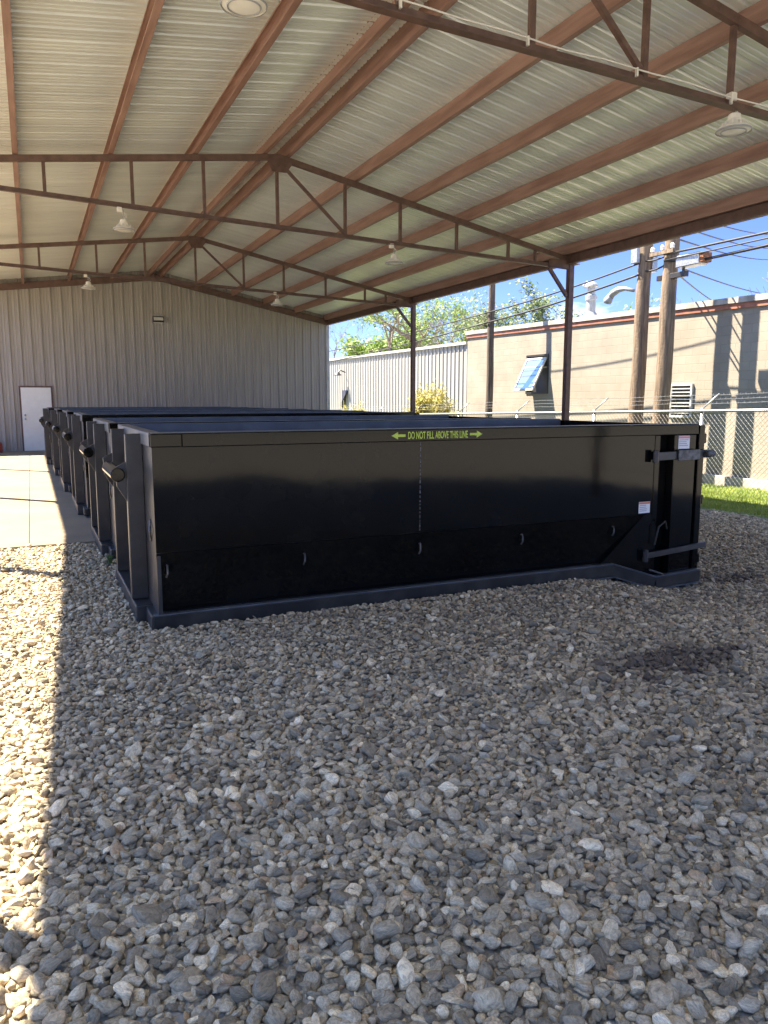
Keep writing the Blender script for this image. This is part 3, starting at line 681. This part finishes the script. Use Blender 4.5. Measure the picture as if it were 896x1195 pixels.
# louvre vent, conduit, wall patch
lm = MB(); ly0, ly1, lz0, lz1 = 13.85, 14.55, 1.18, 2.0
for a, b in (((-.06, ly0, lz0), (-.005, ly0 + .05, lz1)), ((-.06, ly1 - .05, lz0), (-.005, ly1, lz1)), ((-.06, ly0 + .05, lz1 - .05), (-.005, ly1 - .05, lz1)), ((-.06, ly0 + .05, lz0), (-.005, ly1 - .05, lz0 + .05))): lm.box(a, b)
lv = lm.build('louvre_frame', M_trim, bb)
lm = MB(); z = lz0 + .09
while z < lz1 - .08:
    lm.box((-.055, ly0 + .05, z), (-.02, ly1 - .05, z + .028), None); z += .085
lm.build('louvre_slats', M_trim, lv)
lm = MB(); lm.box((-.018, ly0 + .05, lz0 + .05), (-.004, ly1 - .05, lz1 - .05)); lm.build('louvre_back', M_dark, lv)
cm = MB(); cm.tube([(-.04, 14.95, -.5), (-.04, 14.95, 2.95)], .03, 8); cm.box((-.09, 14.9, 2.9), (-.004, 15.0, 3.05)); cm.build('conduit', M_trim, bb)
# roof vent stack
vx, vy = 1.6, 19.7; vz = bt(vy) - .13
vm = MB(); vm._lathe([(.45, 0), (.44, .16), (.19, .55), (.15, .60), (.14, .95), (.18, .97), (.18, 1.10), (.12, 1.13), (.11, 1.36)], (vx, vy, vz), 18); rv = vm.build('roof_vent', M_galv, bb, smooth=False)
vm = MB(); vm._lathe([(0, 1.56), (.10, 1.53), (.20, 1.42), (.21, 1.37), (.12, 1.36)], (vx, vy, vz), 18); vm.tube([(vx, vy, vz + 1.47), (vx, vy + .2, vz + 1.49), (vx, vy + .3, vz + 1.42)], [.08, .09, .10], 10); vm.build('vent_cap', M_galv, rv)

# white metal shed farther along
SX, SY0, SY1 = 14.66, 24.56, 46.0
shed = thing('metal_shed', 'long white ribbed metal shed beyond the tan block building', 'building', (SX, 0, 0))
def stp(y): return 3.64 + .05 * (y - SY0) / 14
pts = []; y = SY0
while y < SY1:
    for dy, dx in ((0, 0), (.02, -.035), (.07, -.035), (.09, 0)): pts.append((y + dy, dx))
    y += .305
m = MB(); n = len(pts); m.v = [(dx, y, -2) for y, dx in pts] + [(dx, y, stp(y)) for y, dx in pts]; m.f = [(i, i + 1, n + i + 1, n + i) for i in range(n - 1)]
m.build('siding', M_shed, shed)
m = MB(); m.box((.03, SY0, -2), (10, SY1, 3.5)); m.build('shell', M_shed, shed)
m = MB(); m.bar((-.05, SY0, stp(SY0) + .03), (-.05, SY1, stp(SY1) + .03), .12, .1); m.build('roof_edge', M_trim, shed)
m = MB(); m.tube([(-.02, 36.6, 3.0), (-.3, 36.6, 3.1), (-.45, 36.6, 2.95)], .03, 8); m._lathe([(.05, .1), (.2, -.05), (.2, -.08)], (-.45, 36.6, 2.92), 12); m.build('gooseneck_lamp', M_dark, shed)
m = MB(); m.prism([(-.07, 36.9, 1.2), (-.07, 36.9, 2.1), (-.07, 36.2, 2.1), (-.3, 36.45, 1.5), (-.3, 36.45, 1.2)], (.05, 0, 0)); m.build('window_hatch', M_dark, shed)

# ------------------------------------------------------------------ utility poles and lines
def pole(x, y, r, h, label, m=None, lean=(0, 0)):
    t = thing('utility_pole', label, 'utility pole', (x, y, zg(x, y)), 'wooden utility poles along the fence')
    s = MB(); k = 14
    s.tube([(lean[0] * i / k + .012 * math.sin(i * 1.7), lean[1] * i / k, -.3 + (h + .3) * i / k) for i in range(k + 1)], [r * (1 - .3 * i / k) * (1 + .02 * math.sin(i * 2.3)) for i in range(k + 1)], 14)
    s.build('shaft', m or M_pole, t, smooth=True)
    return t
p1 = pole(13.35, 14.45, .185, 9.5, 'grey brown wooden pole carrying the curved street lamp arm', lean=(.05, -.12))
p2 = pole(13.35, 13.63, .195, 9.5, 'thick wooden pole right of the street lamp pole, beside the louvre vent', lean=(.12, -.05))
p3 = pole(13.3, 20.95, .125, 9, 'thin dark wooden pole left of the open awning window', M_postw, lean=(.08, .05))
zb = zg(13.35, 14.45)
m = MB(); m.tube([(-.1, .12, 4.60), (-.12, .40, 4.68), (-.14, .60, 4.68), (-.15, .78, 4.62), (-.16, .90, 4.52)], [.04, .05, .075, .085, .07], 10); la = m.build('lamp_arm', M_galv, p1, smooth=True)
m = MB(); m.tube([(-.155, .86, 4.56), (-.16, .95, 4.46), (-.16, .98, 4.40)], [.085, .11, .09], 12); m.build('lamp_head', M_galv, la, smooth=True)
m = MB(); m.box((-.26, -.1, 5.2), (-.16, .1, 5.55)); m.box((.1, -.25, 5.0), (.25, -.12, 5.4)); m.build('bracket', M_steel, p1, bevel=.01)
m = MB(); m.box((-.22, -.35, 5.25), (-.14, .35, 5.33)); m.build('crossarm', M_pole, p2)
m = MB()
for yy in (-.3, 0, .3): m._lathe([(.02, 0), (.05, .03), (.04, .06), (.05, .09), (.02, .13)], (-.18, yy, 5.33), 10)
m.build('insulator', M_cream, p2)
jb = thing('junction_box', 'grey cable splice box with a rusty end on the wires right of the poles', 'box', (13.35, 12.95, 4.50))
m = MB(); m.box((-.15, -.35, .0), (.15, .30, .26)); m.build('case', M_steel, jb, bevel=.02)
m = MB(); m.box((-.13, -.46, .03), (.13, -.352, .24)); m.build('end_cap', M_rust, jb, bevel=.015)
m = MB(); m.bar((0, .1, -.13), (0, .95, -.13), .12, .12); m.bar((0, .2, -.08), (0, .2, .0), .05, .05); m.build('splice_tube', M_dark, jb, bevel=.01)
def line(name, p, q, sag, r, label, n=24):
    p = Vector(p); q = Vector(q); s = MB()
    s.tube([p.lerp(q, i / n) - Vector((0, 0, sag * 4 * (i / n) * (1 - i / n))) for i in range(n + 1)], r, 6)
    return tag(s.build(name, M_wire, smooth=True), label, 'power line', 'overhead lines')
line('power_line', (13.2, 14.4, 4.78), (13.2, 20.9, 4.32), .06, .022, 'upper thick cable from the street lamp pole to the thin dark pole')
line('power_line', (13.2, 14.4, 4.52), (13.2, 20.9, 4.02), .06, .026, 'lower thick cable from the street lamp pole to the thin dark pole')
line('power_line', (13.2, 20.9, 4.32), (13.1, 46, 3.95), .2, .020, 'upper cable running left from the thin dark pole over the white shed')
line('power_line', (13.2, 20.9, 4.02), (13.1, 46, 3.3), .2, .022, 'lower cable running left from the thin dark pole past the white shed')
line('power_line', (13.2, 13.6, 4.85), (12.7, -6, 4.8), .08, .026, 'upper cable running right from the thick pole above the splice box')
line('power_line', (13.2, 13.6, 4.72), (12.6, -6, 4.95), .12, .016, 'thin cable just under the upper cable at the right')
line('power_line', (13.3, 12.6, 4.58), (12.4, -6, 4.75), .05, .032, 'black cable leaving the rusty end of the splice box')
line('power_line', (13.2, 13.6, 4.72), (13.35, 13.0, 4.66), .02, .02, 'short cable between the thick pole and the splice box')
line('power_line', (13.3, 14.4, 4.85), (13.3, 13.6, 4.85), .05, .02, 'upper short cable strung between the two thick poles')
line('power_line', (13.3, 14.4, 4.62), (13.3, 13.6, 4.66), .06, .02, 'lower short cable strung between the two thick poles')
line('power_line', (13.4, 13.5, 4.62), (48.4, 37.6, 8.85), .3, .020, 'thin wire crossing the sky below the splice box at the right edge')
line('power_line', (13.4, 13.5, 4.50), (46, 40, 8.0), .3, .020, 'thin wire slanting down behind the parapet at the right')
line('power_line', (13.4, 13.6, 5.25), (48, 37.4, 11.4), .4, .020, 'thin wire crossing the blue sky above the splice box')
line('power_line', (13.4, 13.6, 5.55), (48, 37.4, 12.1), .4, .020, 'second highest thin wire near the roof edge at the right')
line('power_line', (13.4, 13.6, 5.85), (48, 37.4, 13.0), .4, .020, 'topmost thin wire near the roof edge at the right')
line('power_line', (13.3, 20.95, 5.4), (13.2, 14.4, 6.2), .1, .014, 'thin wire rising from the thin dark pole to the street lamp pole')

# ------------------------------------------------------------------ trees and shrubs
def tree(name, loc, h, spread, label, cat='tree', leaf=None, nleaf=0, lsize=.12, seed=1, r0=.16, depth=5, group=None, trunk_h=.3, lowleaf=.25, mlt=1.0):
    rr = random.Random(seed); t = thing(name, label, cat, loc, group); br = MB(); tips = []
    def grow(p, d, ln, r, lv):
        k = 4; pts = [p]; q = p.copy(); dd = d.copy()
        for i in range(k):
            dd = (dd + Vector((rr.uniform(-1, 1), rr.uniform(-1, 1), rr.uniform(-.5, .8))) * .16).normalized(); q = q + dd * ln / k; pts.append(q.copy())
        r1 = r * .62 if lv < depth else .012
        br.tube(pts, [r + (r1 - r) * i / k for i in range(k + 1)], 7 if lv < 2 else 4, cap=False)
        if lv >= 2: tips.extend(pts[1:])
        if lv >= depth: return
        for c in range(rr.choice((2, 3, 3)) if lv < 3 else rr.choice((2, 3))):
            ax = Vector((rr.gauss(0, 1), rr.gauss(0, 1), rr.gauss(0, .55))).normalized()
            nd = (dd * .75 + ax * spread).normalized(); nd.z = nd.z * .9 + .06
            grow(pts[rr.choice((2, 3, 4))] if c else q, nd.normalized(), ln * rr.uniform(.62, .85), r1 * rr.uniform(.7, .95), lv + 1)
    grow(Vector((0, 0, -.3)), Vector((0, 0, 1)), h * trunk_h, r0, 0)
    br.build('trunk', M_bark, t, smooth=True)
    if nleaf:
        lf = MB(); tips = [q for q in tips if q.z > h * lowleaf]
        for i in range(nleaf):
            q = rr.choice(tips); c = q + Vector((rr.gauss(0, 1), rr.gauss(0, 1), rr.gauss(0, 1))) * .22 * mlt
            a = Vector((rr.gauss(0, 1), rr.gauss(0, 1), rr.gauss(0, 1))).normalized(); b = a.orthogonal().normalized(); s = lsize * rr.uniform(.6, 1.3)
            lf.add([c - a * s, c + b * s * .5, c + a * s, c - b * s * .5], [(0, 1, 2, 3)])
        lf.build('crown', leaf, t)
    return t
tree('leafy_tree', (27, 57.7, -.6), 10.0, .75, 'bright green leafy tree behind the left end of the white shed', leaf=M_leaf, nleaf=11000, lsize=.20, seed=5, r0=.25, group='trees behind the buildings', mlt=2.0)
tree('leafy_tree', (26.5, 49, -.5), 14.5, .80, 'big spreading tree with bare limbs and sparse new leaves behind the white shed', leaf=M_leaf, nleaf=2600, lsize=.13, seed=11, r0=.62, depth=6, group='trees behind the buildings', lowleaf=.5)
tree('leafy_tree', (27.5, 40.4, -.5), 11.5, .70, 'loose tree with fresh green leaves at the joint of shed and block building', leaf=M_leaf2, nleaf=6500, lsize=.13, seed=23, r0=.32, depth=6, group='trees behind the buildings', lowleaf=.45)
tree('leafy_tree', (30, 35, -.5), 8.6, .62, 'small green tree peeping over the parapet left of the roof vent', leaf=M_leaf, nleaf=6000, lsize=.14, seed=8, r0=.16, group='trees behind the buildings', mlt=1.6)
tree('leafy_tree', (30, 52, -.5), 12.5, .72, 'hazy pale green tree between the spreading tree and the thin dark pole', leaf=M_leaf, nleaf=5500, lsize=.13, seed=31, r0=.28, depth=6, group='trees behind the buildings', lowleaf=.3, mlt=1.8)
tree('leafy_tree', (33, 74, -.5), 12.5, .72, 'distant pale green tree seen behind the spreading bare limbs', leaf=M_leaf, nleaf=9000, lsize=.20, seed=37, r0=.28, group='trees behind the buildings', lowleaf=.25, mlt=2.2)
for i, (x, y, h, lab) in enumerate(((28, 40, 11, 'bare twiggy tree just left of the roof vent'), (33, 33, 10.5, 'bare twiggy tree between the roof vent and the street lamp arm'),
                                    (34, 29, 10, 'bare twiggy tree behind the two thick poles'), (26, 66, 14, 'bare twiggy tree behind the bright green tree by the gable corner'),
                                    (27, 46, 11, 'bare twiggy tree in the gap beside the thin dark pole'), (36, 25, 8.5, 'low bare tree right of the thick poles'))):
    tree('bare_tree', (x, y, -.5), h, .6, lab, seed=40 + i, r0=.20, depth=6, group='bare trees behind the buildings', trunk_h=.28)
def shrub(loc, w, h, label, leaf, n, seed, ls=.05):
    rr = random.Random(seed); t = thing('shrub', label, 'shrub', loc, 'shrubs along the fence'); st = MB(); lf = MB()
    for i in range(90):
        a = rr.uniform(0, 6.28); e = rr.uniform(.1, 1) ** .6; top = Vector((math.cos(a) * w / 2 * e, math.sin(a) * w / 2 * e, h * (1.05 - .55 * e * e) * rr.uniform(.75, 1.08)))
        mid = Vector((top.x * .55, top.y * .55, top.z * .65)); st.tube([(top.x * .1, top.y * .1, 0), mid, top], [.012, .008, .003], 4, cap=False)
        for k in range(n // 90):
            f = rr.uniform(.15, 1.0); c = (mid.lerp(top, (f - .4) / .6) if f > .4 else Vector((top.x * .1, top.y * .1, 0)).lerp(mid, f / .4)) + Vector((rr.gauss(0, .09), rr.gauss(0, .09), rr.gauss(0, .09)))
            u = Vector((rr.gauss(0, 1), rr.gauss(0, 1), rr.gauss(0, 1))).normalized(); v = u.orthogonal().normalized(); s = ls * rr.uniform(.6, 1.3)
            lf.add([c - u * s, c + v * s * .5, c + u * s, c - v * s * .5], [(0, 1, 2, 3)])
    st.build('stems', M_bark, t); lf.build('foliage', leaf, t); return t
shrub((13.0, 24.4, zg(12.9, 24.6)), 2.5, 2.6, 'rounded yellow green bush behind the fence beside the carport column', M_yellow, 16000, 3)
shrub((13.0, 31.5, zg(13, 31)), 3.0, 2.1, 'low yellow bush in front of the white shed near the gable corner', M_yellow, 9000, 4)
shrub((13.2, 28.8, zg(13, 29)), 1.5, 1.5, 'low pale green bush between the two yellow bushes', M_leaf, 3500, 6)
